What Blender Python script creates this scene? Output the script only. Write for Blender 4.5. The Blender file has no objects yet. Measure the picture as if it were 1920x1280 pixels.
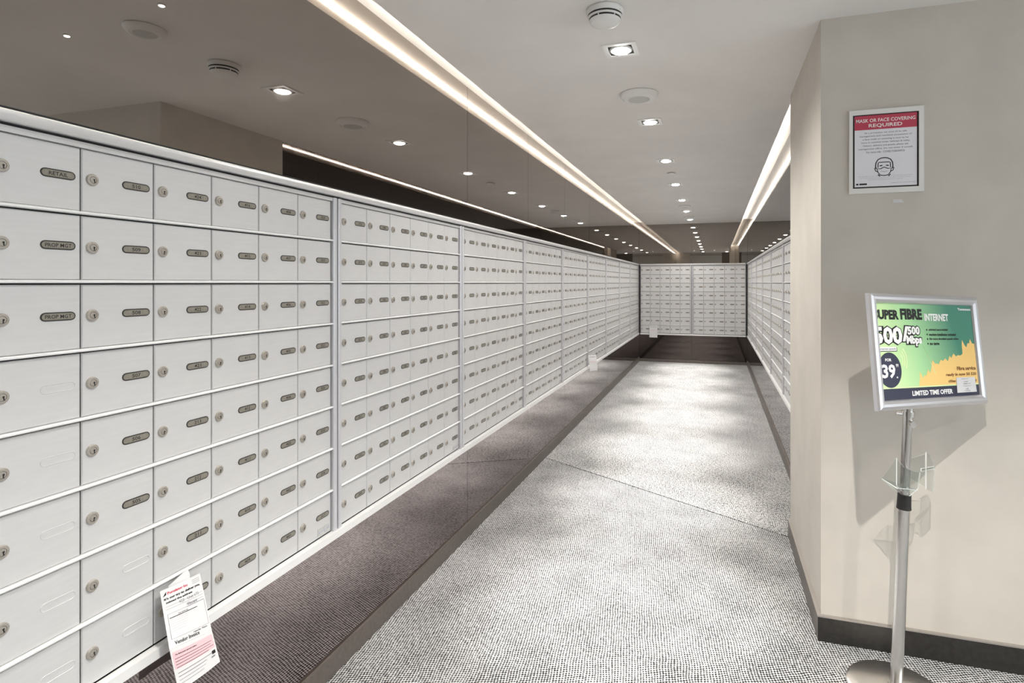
import bpy, bmesh, math, random
from mathutils import Matrix, Vector
random.seed(7)
PI = math.pi
S = bpy.context.scene
COL = S.collection

# ------------------------------------------------------------------ camera, world, exposure
FPX, CX, HY, CAM_Z = 1057.0, 1020.0, 530.0, 1.4
cam_d = bpy.data.cameras.new('camera')
cam_d.sensor_fit = 'HORIZONTAL'
cam_d.sensor_width = 36.0
cam_d.lens = FPX / 1920 * 36
cam_d.shift_x = -(CX - 960) / 1920
cam_d.shift_y = -(640 - HY) / 1920
cam_d.clip_start = 0.02
cam = bpy.data.objects.new('camera', cam_d)
COL.objects.link(cam)
cam.location = (0, 0, CAM_Z)
cam.rotation_euler = (PI / 2, 0, math.atan2(322, 1057))
S.camera = cam

S.view_settings.view_transform = 'Standard'
S.view_settings.look = 'None'
S.view_settings.exposure = 0.36
S.view_settings.gamma = 1.0
S.view_settings.use_curve_mapping = False

w = bpy.data.worlds.new('daylight')
S.world = w
w.use_nodes = True
w.node_tree.nodes['Background'].inputs[0].default_value = (0.93, 0.96, 1.0, 1)
w.node_tree.nodes['Background'].inputs[1].default_value = 3.3

BEAM_WATTS, SPILL_WATTS, COVE_STRENGTH, SIGN_WATTS, FILL_WATTS = 330, 48, 110, 125, 46

# ------------------------------------------------------------------ main dimensions (metres)
XL, XR = -1.325, 0.525            # door planes of the left and right mailboxes
MIR = 0.010                       # mirror faces stand this far in front of the door planes
YB = 10.165                       # door plane of the mailboxes at the end
CEIL, SLOT = 2.433, 2.483
Y0, PITCH = 0.690, 1.053          # start of the first bank, bank spacing
Z_BOT, Z_DOOR0, Z_TOP = 0.480, 0.508, 1.7357
ROWZ = [1.5515 - 0.15 * k for k in range(7)]
STUB_Y0, STUB_Y1, STUB_X = 2.435, 3.38, 0.395
LOB_X, LOB_Y = 3.6, -2.8


# ------------------------------------------------------------------ materials
def srgb(r, g, b):
    return tuple(((c / 255) / 12.92 if c <= 10 else ((c / 255 + .055) / 1.055) ** 2.4) for c in (r, g, b)) + (1,)


def mat(name, color, rough=0.6, metal=0.0, emit=None, strength=0.0, noise=None, bump=None, spec=None):
    m = bpy.data.materials.new(name)
    m.use_nodes = True
    nt = m.node_tree
    b = nt.nodes['Principled BSDF']
    b.inputs['Base Color'].default_value = color
    b.inputs['Roughness'].default_value = rough
    b.inputs['Metallic'].default_value = metal
    if spec is not None:
        b.inputs['Specular IOR Level'].default_value = spec
    if emit:
        b.inputs['Emission Color'].default_value = emit
        b.inputs['Emission Strength'].default_value = strength
    if noise or bump:
        tc = nt.nodes.new('ShaderNodeTexCoord')
    if noise:                      # (scale, amount, stretch)
        sc, am, stv = noise
        mp = nt.nodes.new('ShaderNodeMapping')
        mp.inputs['Scale'].default_value = stv
        nt.links.new(tc.outputs['Object'], mp.inputs['Vector'])
        n = nt.nodes.new('ShaderNodeTexNoise')
        n.inputs['Scale'].default_value = sc
        n.inputs['Detail'].default_value = 4
        nt.links.new(mp.outputs[0], n.inputs['Vector'])
        r = nt.nodes.new('ShaderNodeValToRGB')
        r.color_ramp.elements[0].position = 0.3
        r.color_ramp.elements[1].position = 0.7
        r.color_ramp.elements[0].color = tuple(max(0, c * (1 - am)) for c in color[:3]) + (1,)
        r.color_ramp.elements[1].color = tuple(min(1, c * (1 + am)) for c in color[:3]) + (1,)
        nt.links.new(n.outputs['Fac'], r.inputs['Fac'])
        nt.links.new(r.outputs['Color'], b.inputs['Base Color'])
    if bump:
        sc, st, dist = bump
        n2 = nt.nodes.new('ShaderNodeTexNoise')
        n2.inputs['Scale'].default_value = sc
        n2.inputs['Detail'].default_value = 3
        nt.links.new(tc.outputs['Object'], n2.inputs['Vector'])
        bp = nt.nodes.new('ShaderNodeBump')
        bp.inputs['Strength'].default_value = st
        bp.inputs['Distance'].default_value = dist
        nt.links.new(n2.outputs['Fac'], bp.inputs['Height'])
        nt.links.new(bp.outputs['Normal'], b.inputs['Normal'])
    return m


def carpet_mat(name, angle, light, dark, warp=.018, fleck=.75, p0=.32, p1=.66):
    m = bpy.data.materials.new(name)
    m.use_nodes = True
    nt = m.node_tree
    L = nt.links.new
    b = nt.nodes['Principled BSDF']
    b.inputs['Roughness'].default_value = 0.75
    b.inputs['Specular IOR Level'].default_value = 0.25
    tc = nt.nodes.new('ShaderNodeTexCoord')
    mp = nt.nodes.new('ShaderNodeMapping')
    mp.inputs['Rotation'].default_value = (0, 0, angle)
    L(tc.outputs['Object'], mp.inputs['Vector'])
    dn = nt.nodes.new('ShaderNodeTexNoise')
    dn.inputs['Scale'].default_value = 9
    dn.inputs['Detail'].default_value = 3
    L(mp.outputs[0], dn.inputs['Vector'])
    sub = nt.nodes.new('ShaderNodeVectorMath'); sub.operation = 'SUBTRACT'
    L(dn.outputs['Color'], sub.inputs[0]); sub.inputs[1].default_value = (.5, .5, .5)
    scl = nt.nodes.new('ShaderNodeVectorMath'); scl.operation = 'SCALE'
    L(sub.outputs[0], scl.inputs[0]); scl.inputs['Scale'].default_value = warp
    add = nt.nodes.new('ShaderNodeVectorMath'); add.operation = 'ADD'
    L(mp.outputs[0], add.inputs[0]); L(scl.outputs[0], add.inputs[1])
    sep = nt.nodes.new('ShaderNodeSeparateXYZ')
    L(add.outputs[0], sep.inputs[0])

    def M(op, a, v):
        n = nt.nodes.new('ShaderNodeMath'); n.operation = op
        if isinstance(a, (int, float)): n.inputs[0].default_value = a
        else: L(a, n.inputs[0])
        if v is not None:
            if isinstance(v, (int, float)): n.inputs[1].default_value = v
            else: L(v, n.inputs[1])
        return n.outputs[0]
    sx = M('SINE', M('MULTIPLY', sep.outputs['X'], 2 * PI / 0.0128), None)
    sy = M('SINE', M('MULTIPLY', sep.outputs['Y'], 2 * PI / 0.0168), None)
    h = M('MULTIPLY_ADD', M('MULTIPLY', sx, sy), 0.5)
    h.node.inputs[2].default_value = 0.5
    # broken up by a coarse fleck and a worn, patchy nap
    fl = nt.nodes.new('ShaderNodeTexNoise'); fl.inputs['Scale'].default_value = 70; fl.inputs['Detail'].default_value = 2
    L(mp.outputs[0], fl.inputs['Vector'])
    pt = nt.nodes.new('ShaderNodeTexNoise'); pt.inputs['Scale'].default_value = 5; pt.inputs['Detail'].default_value = 4
    L(mp.outputs[0], pt.inputs['Vector'])
    hh = M('ADD', h, M('MULTIPLY', M('SUBTRACT', fl.outputs['Fac'], 0.5), fleck))
    hh = M('ADD', hh, M('MULTIPLY', M('SUBTRACT', pt.outputs['Fac'], 0.5), 0.35))
    r = nt.nodes.new('ShaderNodeValToRGB')
    r.color_ramp.elements[0].position = p0; r.color_ramp.elements[0].color = dark
    r.color_ramp.elements[1].position = p1; r.color_ramp.elements[1].color = light
    L(hh, r.inputs['Fac'])
    L(r.outputs['Color'], b.inputs['Base Color'])
    bp = nt.nodes.new('ShaderNodeBump'); bp.inputs['Strength'].default_value = 0.55; bp.inputs['Distance'].default_value = 0.004
    L(h, bp.inputs['Height']); L(bp.outputs['Normal'], b.inputs['Normal'])
    return m


def glass_mat(name, tint, gloss=0.12):
    m = bpy.data.materials.new(name)
    m.use_nodes = True
    nt = m.node_tree
    nt.nodes.remove(nt.nodes['Principled BSDF'])
    tr = nt.nodes.new('ShaderNodeBsdfTransparent'); tr.inputs[0].default_value = tint
    gl = nt.nodes.new('ShaderNodeBsdfGlossy'); gl.inputs['Roughness'].default_value = 0.05
    fr = nt.nodes.new('ShaderNodeLayerWeight'); fr.inputs['Blend'].default_value = gloss
    mx = nt.nodes.new('ShaderNodeMixShader')
    nt.links.new(fr.outputs['Facing'], mx.inputs[0])
    nt.links.new(tr.outputs[0], mx.inputs[1]); nt.links.new(gl.outputs[0], mx.inputs[2])
    nt.links.new(mx.outputs[0], nt.nodes['Material Output'].inputs['Surface'])
    return m


def led_mat(name, strength):
    m = bpy.data.materials.new(name)
    m.use_nodes = True
    nt = m.node_tree
    b = nt.nodes['Principled BSDF']
    b.inputs['Base Color'].default_value = (.8, .75, .65, 1)
    tc = nt.nodes.new('ShaderNodeTexCoord')
    sep = nt.nodes.new('ShaderNodeSeparateXYZ')
    nt.links.new(tc.outputs['Object'], sep.inputs[0])
    a = nt.nodes.new('ShaderNodeMath'); a.operation = 'MULTIPLY'; a.inputs[1].default_value = 2 * PI / 0.022
    nt.links.new(sep.outputs['Y'], a.inputs[0])
    sn = nt.nodes.new('ShaderNodeMath'); sn.operation = 'SINE'
    nt.links.new(a.outputs[0], sn.inputs[0])
    mr = nt.nodes.new('ShaderNodeMapRange')
    mr.inputs['From Min'].default_value = -0.4; mr.inputs['From Max'].default_value = 0.5
    mr.inputs['To Min'].default_value = strength * 0.15; mr.inputs['To Max'].default_value = strength * 1.6
    nt.links.new(sn.outputs[0], mr.inputs[0])
    b.inputs['Emission Color'].default_value = (1.0, 0.93, 0.82, 1)
    nt.links.new(mr.outputs[0], b.inputs['Emission Strength'])
    return m


M_CEIL = mat('ceiling_paint', (.77, .752, .732, 1), .9, noise=(3, .03, (1, 1, 1)), bump=(90, .08, .001))
M_WALL = mat('taupe_wallcovering', (.60, .565, .515, 1), .85, noise=(5, .05, (1, 1, 1)), bump=(240, .15, .001))
M_DARKWALL = mat('dark_backing', (.012, .011, .011, 1), .8, noise=(8, .2, (1, 1, 1)))
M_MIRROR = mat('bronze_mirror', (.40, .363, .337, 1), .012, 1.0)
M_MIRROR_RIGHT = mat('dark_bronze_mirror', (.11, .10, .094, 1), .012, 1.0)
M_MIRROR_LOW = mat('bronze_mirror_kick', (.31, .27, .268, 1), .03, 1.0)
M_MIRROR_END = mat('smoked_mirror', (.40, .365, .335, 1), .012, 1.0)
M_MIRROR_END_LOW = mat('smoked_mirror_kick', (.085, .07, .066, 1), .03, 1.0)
M_DOOR = mat('satin_aluminium_door', (.585, .585, .59, 1), .42, .2, noise=(14, .025, (1, 1, 9)))
M_ALU = mat('bright_aluminium', (.66, .66, .67, 1), .34, .45)
M_RAIL = mat('white_aluminium_rail', (.80, .80, .80, 1), .38, .2)
M_STILE = mat('clear_anodised_stile', (.60, .60, .63, 1), .36, .4)
M_GAP = mat('shadow_gap', (.02, .02, .021, 1), .9)
M_NICKEL = mat('nickel_lock', (.46, .43, .39, 1), .38, .7, noise=(300, .12, (1, 1, 1)))
M_KEYHOLE = mat('keyhole_black', (.008, .008, .008, 1), .7)
M_PLATE = mat('engraved_plate_grey', (.25, .235, .20, 1), .38, .3, noise=(160, .15, (1, 1, 1)))
M_PLATERIM = mat('plate_rim_black', (.025, .022, .02, 1), .45)
M_INK = mat('black_ink', (.012, .011, .012, 1), .7)
M_BASE = mat('dark_bronze_base', (.15, .13, .115, 1), .38, .35, noise=(60, .12, (1, 1, 1)))
M_BASEBLACK = mat('black_skirting', (.022, .020, .018, 1), .45, 0, noise=(50, .3, (1, 1, 1)))
M_BASETOP = mat('bronze_cap', (.42, .39, .36, 1), .35, .5)
M_CARPET = carpet_mat('woven_carpet_lobby', math.radians(29.5), (.60, .60, .605, 1), (.012, .012, .013, 1))
M_CARPET2 = carpet_mat('woven_carpet_corridor', math.radians(29.5), (.60, .60, .60, 1), (.045, .045, .045, 1), .045, 1.5, .26, .64)
M_SEAM = mat('carpet_seam', (.02, .02, .02, 1), .95)
M_WHITE = mat('white_plastic', (.78, .78, .77, 1), .45)
M_TRIM = mat('white_lamp_trim', (.80, .80, .79, 1), .4)
M_GREY = mat('grey_mesh', (.55, .55, .54, 1), .7)
M_BLACK = mat('black_plastic', (.012, .012, .012, 1), .5)
M_LAMP = mat('lamp_glow', (1, 1, 1, 1), .5, emit=(1, .97, .92, 1), strength=38)
M_LAMP_LOBBY = mat('lobby_lamp_glow', (1, 1, 1, 1), .5, emit=(1, .95, .88, 1), strength=25)
M_LED = led_mat('led_strip_light', COVE_STRENGTH)
M_CHROME = mat('brushed_steel', (.70, .69, .67, 1), .2, 1.0, noise=(40, .05, (30, 30, .3)))
M_POLISH = mat('polished_steel', (.80, .77, .74, 1), .28, 1.0)
M_FRAME = mat('silver_snap_frame', (.66, .66, .69, 1), .3, .75)
M_PAPER = mat('white_paper', (.68, .68, .69, 1), .7, noise=(30, .02, (1, 1, 1)))
M_PINK = mat('pink_print', (.78, .50, .54, 1), .7)
M_REDINK = mat('red_ink', (.55, .06, .10, 1), .7)
M_GREYINK = mat('grey_ink', (.20, .20, .23, 1), .7)
M_FAINTINK = mat('faint_ink', (.45, .45, .50, 1), .7)
M_RED = mat('poster_red', (.52, .055, .10, 1), .5)
M_SHEET = mat('poster_sheet', (.82, .82, .87, 1), .45)
M_FRAMEW = mat('white_notice_frame', (.80, .80, .78, 1), .4)
M_NAVY = mat('navy_print', (.012, .014, .045, 1), .4)
M_YEL = mat('amber_print', (.90, .60, .20, 1), .4)
M_PALE = mat('pale_lime_print', (.72, .85, .45, 1), .4)
M_BROWNINK = mat('brown_ink', (.22, .08, .01, 1), .5)
M_WHITEINK = mat('white_ink', (.88, .88, .87, 1), .5)
M_ACRYL = glass_mat('clear_acrylic', (.93, .95, .94, 1))
M_ACRYLEDGE = mat('acrylic_cut_edge', (.86, .88, .88, 1), .25)
M_PANE = glass_mat('window_pane', (.96, .98, .98, 1))
M_FOIL = mat('foil_sticker', (.55, .55, .54, 1), .3, .6, noise=(420, .35, (1, 1, 1)))

# poster background: light lime at the lower left turning to teal at the upper right (flat print)
M_GREEN = bpy.data.materials.new('green_gradient_print'); M_GREEN.use_nodes = True
_nt = M_GREEN.node_tree; _b = _nt.nodes['Principled BSDF']; _b.inputs['Roughness'].default_value = .38
_tc = _nt.nodes.new('ShaderNodeTexCoord'); _sp = _nt.nodes.new('ShaderNodeSeparateXYZ')
_nt.links.new(_tc.outputs['Object'], _sp.inputs[0])
_a = _nt.nodes.new('ShaderNodeMath'); _a.operation = 'MULTIPLY_ADD'; _a.inputs[1].default_value = .35; _a.inputs[2].default_value = 0
_nt.links.new(_sp.outputs['Z'], _a.inputs[0])
_c = _nt.nodes.new('ShaderNodeMath'); _c.operation = 'ADD'
_nt.links.new(_sp.outputs['X'], _c.inputs[0]); _nt.links.new(_a.outputs[0], _c.inputs[1])
_mr = _nt.nodes.new('ShaderNodeMapRange'); _mr.inputs['From Min'].default_value = -.22; _mr.inputs['From Max'].default_value = .16
_nt.links.new(_c.outputs[0], _mr.inputs[0])
_r = _nt.nodes.new('ShaderNodeValToRGB')
_r.color_ramp.elements[0].color = srgb(208, 236, 172); _r.color_ramp.elements[1].color = srgb(60, 134, 112)
_e = _r.color_ramp.elements.new(.42); _e.color = srgb(166, 216, 156)
_nt.links.new(_mr.outputs[0], _r.inputs[0]); _nt.links.new(_r.outputs[0], _b.inputs['Base Color'])


# ------------------------------------------------------------------ mesh helper
class MB:
    def __init__(s):
        s.v, s.f, s.m, s.mats, s.smooth = [], [], [], [], []

    def mi(s, m):
        if m not in s.mats: s.mats.append(m)
        return s.mats.index(m)

    def face(s, pts, m, smooth=False):
        b = len(s.v); s.v += [tuple(p) for p in pts]
        s.f.append(tuple(range(b, b + len(pts)))); s.m.append(s.mi(m)); s.smooth.append(smooth)

    def box(s, lo, hi, m):
        x0, y0, z0 = lo; x1, y1, z1 = hi
        b = len(s.v)
        s.v += [(x0, y0, z0), (x1, y0, z0), (x1, y1, z0), (x0, y1, z0), (x0, y0, z1), (x1, y0, z1), (x1, y1, z1), (x0, y1, z1)]
        for q in ((0, 3, 2, 1), (4, 5, 6, 7), (0, 1, 5, 4), (1, 2, 6, 5), (2, 3, 7, 6), (3, 0, 4, 7)):
            s.f.append(tuple(b + i for i in q)); s.m.append(s.mi(m)); s.smooth.append(False)
        return s

    def prism(s, prof, a0, a1, axis, m, smooth=False):
        """closed 2-D profile swept along an axis; profile coordinates are the two other axes in xyz order"""
        def P(p, a):
            q = [p[0], p[1]]; q.insert('xyz'.index(axis), a); return tuple(q)
        n = len(prof); b = len(s.v); k = s.mi(m)
        s.v += [P(p, a0) for p in prof] + [P(p, a1) for p in prof]
        for i in range(n):
            j = (i + 1) % n
            s.f.append((b + i, b + j, b + n + j, b + n + i)); s.m.append(k); s.smooth.append(smooth)
        s.f.append(tuple(b + i for i in range(n - 1, -1, -1))); s.m.append(k); s.smooth.append(False)
        s.f.append(tuple(b + n + i for i in range(n))); s.m.append(k); s.smooth.append(False)
        return s

    def lathe(s, prof, o, mats, n=20, axis='z', smooth=True, phase=0.0):
        """prof: list of (radius, height); mats: one material or one per segment"""
        ms = mats if isinstance(mats, list) else [mats] * (len(prof) - 1)
        def P(r, h, t):
            a, b = r * math.cos(t), r * math.sin(t)
            if axis == 'z': return (o[0] + a, o[1] + b, o[2] + h)
            return (o[0] + a, o[1] - h, o[2] + b)          # axis '-y': height goes towards -y
        rings = []
        for r, h in prof:
            b = len(s.v)
            if r < 1e-6: s.v.append(P(0, h, 0)); rings.append([b] * n)
            else:
                s.v += [P(r, h, phase + 2 * PI * i / n) for i in range(n)]; rings.append([b + i for i in range(n)])
        for k in range(len(prof) - 1):
            A, B = rings[k], rings[k + 1]
            for i in range(n):
                j = (i + 1) % n
                q = [A[i], A[j], B[j], B[i]]
                q2 = []
                for x in q:
                    if x not in q2: q2.append(x)
                if len(q2) > 2:
                    s.f.append(tuple(q2)); s.m.append(s.mi(ms[k])); s.smooth.append(smooth)
        return s

    def tube(s, p0, p1, r0, r1, m, n=20, cap=True):
        p0, p1 = Vector(p0), Vector(p1)
        d = (p1 - p0).normalized()
        a = d.orthogonal().normalized(); c = d.cross(a)
        b = len(s.v); k = s.mi(m)
        for p, r in ((p0, r0), (p1, r1)):
            s.v += [tuple(p + a * r * math.cos(2 * PI * i / n) + c * r * math.sin(2 * PI * i / n)) for i in range(n)]
        for i in range(n):
            j = (i + 1) % n
            s.f.append((b + i, b + j, b + n + j, b + n + i)); s.m.append(k); s.smooth.append(True)
        if cap:
            s.f.append(tuple(b + i for i in range(n - 1, -1, -1))); s.m.append(k); s.smooth.append(False)
            s.f.append(tuple(b + n + i for i in range(n))); s.m.append(k); s.smooth.append(False)
        return s

    def stadium(s, x0, x1, zc, r, y0, y1, m, n=6):
        """pill shape facing -y: front at y0, back at y1"""
        pts = [(x1 - r + r * math.cos(t), zc + r * math.sin(t)) for t in [-PI / 2 + PI * i / n for i in range(n + 1)]]
        pts += [(x0 + r + r * math.cos(t), zc + r * math.sin(t)) for t in [PI / 2 + PI * i / n for i in range(n + 1)]]
        s.prism(pts, y0, y1, 'y', m)
        return s

    def mesh(s, name):
        me = bpy.data.meshes.new(name)
        me.from_pydata(s.v, [], s.f)
        for m in s.mats: me.materials.append(m)
        me.polygons.foreach_set('material_index', s.m)
        me.polygons.foreach_set('use_smooth', s.smooth)
        bm = bmesh.new(); bm.from_mesh(me)
        bmesh.ops.recalc_face_normals(bm, faces=bm.faces)
        bm.to_mesh(me); bm.free()
        me.update()
        me.set_sharp_from_angle(angle=math.radians(38))
        return me

    def build(s, name, parent=None, loc=None):
        return link(name, s.mesh(name), parent, loc)


def link(name, me, parent=None, loc=None, mx=None):
    o = bpy.data.objects.new(name, me)
    COL.objects.link(o)
    if parent is not None: o.parent = parent
    if loc is not None: o.location = loc
    if mx is not None: o.matrix_local = mx
    return o


def tag(o, label=None, cat=None, group=None, kind=None):
    if label: o['label'] = label
    if cat: o['category'] = cat
    if group: o['group'] = group
    if kind: o['kind'] = kind
    return o


def empty(name, loc, rz=0.0):
    o = bpy.data.objects.new(name, None)
    o.empty_display_size = .1
    COL.objects.link(o); o.location = loc; o.rotation_euler = (0, 0, rz)
    return o


def struct(name, mb, parent=None):
    o = mb.build(name, parent)
    if parent is None: o['kind'] = 'structure'
    return o


_text_cache = {}


def text_data(body, bold=0.0):
    """flat letter outlines as (verts, faces), lower left at 0,0, height normalised by capital height 1"""
    key = (body, bold)
    if key in _text_cache: return _text_cache[key]
    c = bpy.data.curves.new('lettering', 'FONT')
    c.body = body; c.size = 1.0; c.resolution_u = 2; c.offset = bold; c.fill_mode = 'FRONT'
    o = bpy.data.objects.new('lettering', c)
    me = bpy.data.meshes.new_from_object(o)
    vs = [v.co.copy() for v in me.vertices]; fs = [tuple(p.vertices) for p in me.polygons]
    bpy.data.objects.remove(o); bpy.data.curves.remove(c); bpy.data.meshes.remove(me)
    if not vs: _text_cache[key] = ([], [], 0, 0); return _text_cache[key]
    x0, x1 = min(v.x for v in vs), max(v.x for v in vs)
    y0, y1 = min(v.y for v in vs), max(v.y for v in vs)
    vs = [(v.x - x0, v.y - y0) for v in vs]
    _text_cache[key] = (vs, fs, x1 - x0, y1 - y0)
    return _text_cache[key]


def add_text(mb, body, x, z, width, height, y, m, bold=0.0, shear=0.0):
    """letters in the xz plane facing -y, lower left at x,z, stretched into width x height"""
    vs, fs, W, Hh = text_data(body, bold)
    if not vs: return
    b = len(mb.v); k = mb.mi(m)
    mb.v += [(x + v[0] / W * width + shear * v[1] / Hh * height, y, z + v[1] / Hh * height) for v in vs]
    for f in fs:
        mb.f.append(tuple(b + i for i in f)); mb.m.append(k); mb.smooth.append(False)


# ------------------------------------------------------------------ the setting
# floor: two carpet sections that meet at a slanting seam
SX0, SY0, SX1, SY1 = -1.319, 4.329, 0.375, 3.37
sl = (SY1 - SY0) / (SX1 - SX0)
def seam_y(x): return SY0 + sl * (x - SX0)
fl = MB()
fl.box((-1.45, LOB_Y - .2, -.08), (LOB_X + .2, 10.4, -.012), M_SEAM)
floor = struct('floor', fl)
a = MB(); g = .006
a.prism([(-1.335, LOB_Y), (LOB_X, LOB_Y), (LOB_X, 2.44), (.55, 2.44), (.55, seam_y(.55) - g), (-1.335, seam_y(-1.335) - g)], -.012, 0, 'z', M_CARPET)
a.build('carpet_section', floor)
a = MB()
a.prism([(-1.335, seam_y(-1.335) + g), (.55, seam_y(.55) + g), (.55, 10.2), (-1.335, 10.2)], -.012, 0, 'z', M_CARPET2)
a.build('carpet_section', floor)

# ceiling with a lit slot along each side
ce = MB()
ce.box((-1.45, LOB_Y - .2, SLOT), (LOB_X + .2, 10.4, SLOT + .12), M_CEIL)
ce.box((-1.20, LOB_Y - .2, CEIL), (.4135, 10.4, SLOT), M_CEIL)
ce.box((.4135, LOB_Y - .2, CEIL), (LOB_X + .2, STUB_Y1, SLOT), M_CEIL)
struct('ceiling', ce)

# left wall, behind mailboxes and mirrors
wl = MB(); wl.box((-1.52, LOB_Y - .2, 0), (-1.36, 10.4, 2.6), M_DARKWALL)
wall_left = struct('wall_left', wl)
wr = MB()
wr.box((.56, STUB_Y1, 0), (.72, 10.4, 2.6), M_DARKWALL)
wall_right = struct('wall_right', wr)
wb = MB(); wb.box((-1.52, YB + .04, 0), (.72, YB + .20, 2.6), M_DARKWALL)
wall_back = struct('wall_back', wb)

joints = [LOB_Y - .1, 2.862] + [2.862 + 1.0527 * k for k in range(1, 7)] + [YB - .012]
for i in range(len(joints) - 1):
    y0, y1 = joints[i] + .0012, joints[i + 1] - .0012
    m = MB(); m.box((XL - .002, y0, 1.728), (XL + MIR, y1, SLOT), M_MIRROR); m.build('mirror_panel', wall_left)
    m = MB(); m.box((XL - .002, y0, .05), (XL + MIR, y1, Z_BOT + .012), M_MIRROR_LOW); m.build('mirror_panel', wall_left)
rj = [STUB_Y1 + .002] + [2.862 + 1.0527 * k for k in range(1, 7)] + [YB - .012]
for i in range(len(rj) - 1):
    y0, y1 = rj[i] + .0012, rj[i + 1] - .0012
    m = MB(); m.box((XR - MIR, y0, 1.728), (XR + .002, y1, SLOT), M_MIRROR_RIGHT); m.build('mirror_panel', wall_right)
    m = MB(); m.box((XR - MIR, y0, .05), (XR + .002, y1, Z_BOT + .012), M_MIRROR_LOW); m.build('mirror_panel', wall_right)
bj = [-1.315, -.40, .515]
for i in range(2):
    x0, x1 = bj[i] + .0012, bj[i + 1] - .0012
    m = MB(); m.box((x0, YB - MIR, 1.728), (x1, YB + .02, SLOT), M_MIRROR_END); m.build('mirror_panel', wall_back)
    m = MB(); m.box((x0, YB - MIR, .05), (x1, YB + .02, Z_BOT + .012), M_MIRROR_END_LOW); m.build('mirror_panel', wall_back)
# filler strip beside the stub wall, before the first right hand bank
m = MB(); m.box((XR - .012, STUB_Y1 + .002, Z_BOT), (XR + .002, 3.846, Z_TOP), M_STILE); m.build('filler_panel', wall_right)

# near right wall: a stub that steps out from the mailbox wall
ws = MB()
ws.box((STUB_X, STUB_Y0, 0), (LOB_X + .2, STUB_Y0 + .20, CEIL + .001), M_WALL)
ws.box((STUB_X, STUB_Y0 + .20, 0), (.62, STUB_Y1, CEIL + .001), M_WALL)
struct('wall_front_right', ws)

# lobby shell behind the camera
wk = MB()
wk.box((-1.52, LOB_Y - .2, 0), (LOB_X + .2, LOB_Y, 2.6), M_WALL)
struct('wall_rear', wk)
wz = MB()
FILL_WIN = [(-2.3, -.35), (-.05, 1.95)]  # openings added out of view to let soft fill daylight into the lobby
wz.box((LOB_X, LOB_Y, 0), (LOB_X + .2, STUB_Y0, .35), M_WALL)
wz.box((LOB_X, LOB_Y, 2.30), (LOB_X + .2, STUB_Y0, 2.6), M_WALL)
ys = [LOB_Y, FILL_WIN[0][0], FILL_WIN[0][1], FILL_WIN[1][0], FILL_WIN[1][1], STUB_Y0]
for k in (0, 2, 4): wz.box((LOB_X, ys[k], .35), (LOB_X + .2, ys[k + 1], 2.30), M_WALL)
struct('wall_lobby', wz)
for k, (y0, y1) in enumerate(FILL_WIN):
    fr = MB()
    for q in ((y0, y0 + .05, .35, 2.3), (y1 - .05, y1, .35, 2.3), ((y0 + y1) / 2 - .025, (y0 + y1) / 2 + .025, .35, 2.3), (y0, y1, .35, .40), (y0, y1, 2.25, 2.3)):
        fr.box((LOB_X + .04, q[0], q[2]), (LOB_X + .10, q[1], q[3]), M_BLACK)
    wn = struct('window_%d' % (k + 1), fr)
    p = MB(); p.box((LOB_X + .065, y0 + .05, .40), (LOB_X + .072, y1 - .05, 2.25), M_PANE); p.build('pane', wn)

# bulkhead across the lobby ceiling behind the camera, seen only in the end mirror
bk_ = MB()
bk_.box((-1.325, .02, 2.06), (-.86, .20, CEIL + .002), M_WALL)
bk_.box((-.86, .05, 2.06), (.20, .20, CEIL + .002), M_GREY)
bk_.box((.20, .02, 2.06), (LOB_X, .20, CEIL + .002), M_BASE)
bk_.box((-.86, .20, 2.34), (.20, .22, 2.37), M_BASETOP)
struct('trim_9', bk_)

# baseboards
bl = MB(); bl.box((-1.345, LOB_Y, 0), (-1.303, YB - .01, .074), M_BASE); struct('baseboard_left', bl)
br = MB(); br.box((.503, STUB_Y1, 0), (.545, YB - .01, .074), M_BASE); struct('baseboard_right', br)
bb = MB(); bb.box((-1.303, YB - .022, 0), (.503, YB + .03, .05), M_BASE); struct('baseboard_back', bb)
bs = MB()
t = .013
bs.prism([(STUB_X - t, STUB_Y0 - t), (STUB_X, STUB_Y0), (STUB_X, STUB_Y1), (STUB_X - t, STUB_Y1)], 0, .094, 'z', M_BASE)
bs.prism([(STUB_X - t, STUB_Y0 - t), (LOB_X, STUB_Y0 - t), (LOB_X, STUB_Y0), (STUB_X, STUB_Y0)], 0, .094, 'z', M_BASEBLACK)
bsn = struct('baseboard_front_right', bs)
cp = MB()
cp.prism([(STUB_X - t - .001, STUB_Y0 - t - .001), (STUB_X, STUB_Y0), (STUB_X, STUB_Y1), (STUB_X - t - .001, STUB_Y1)], .0945, .100, 'z', M_BASETOP)
cp.prism([(STUB_X - t - .001, STUB_Y0 - t - .001), (LOB_X, STUB_Y0 - t - .001), (LOB_X, STUB_Y0), (STUB_X, STUB_Y0)], .0945, .100, 'z', M_BASETOP)
cp.build('cap_strip', bsn)

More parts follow.
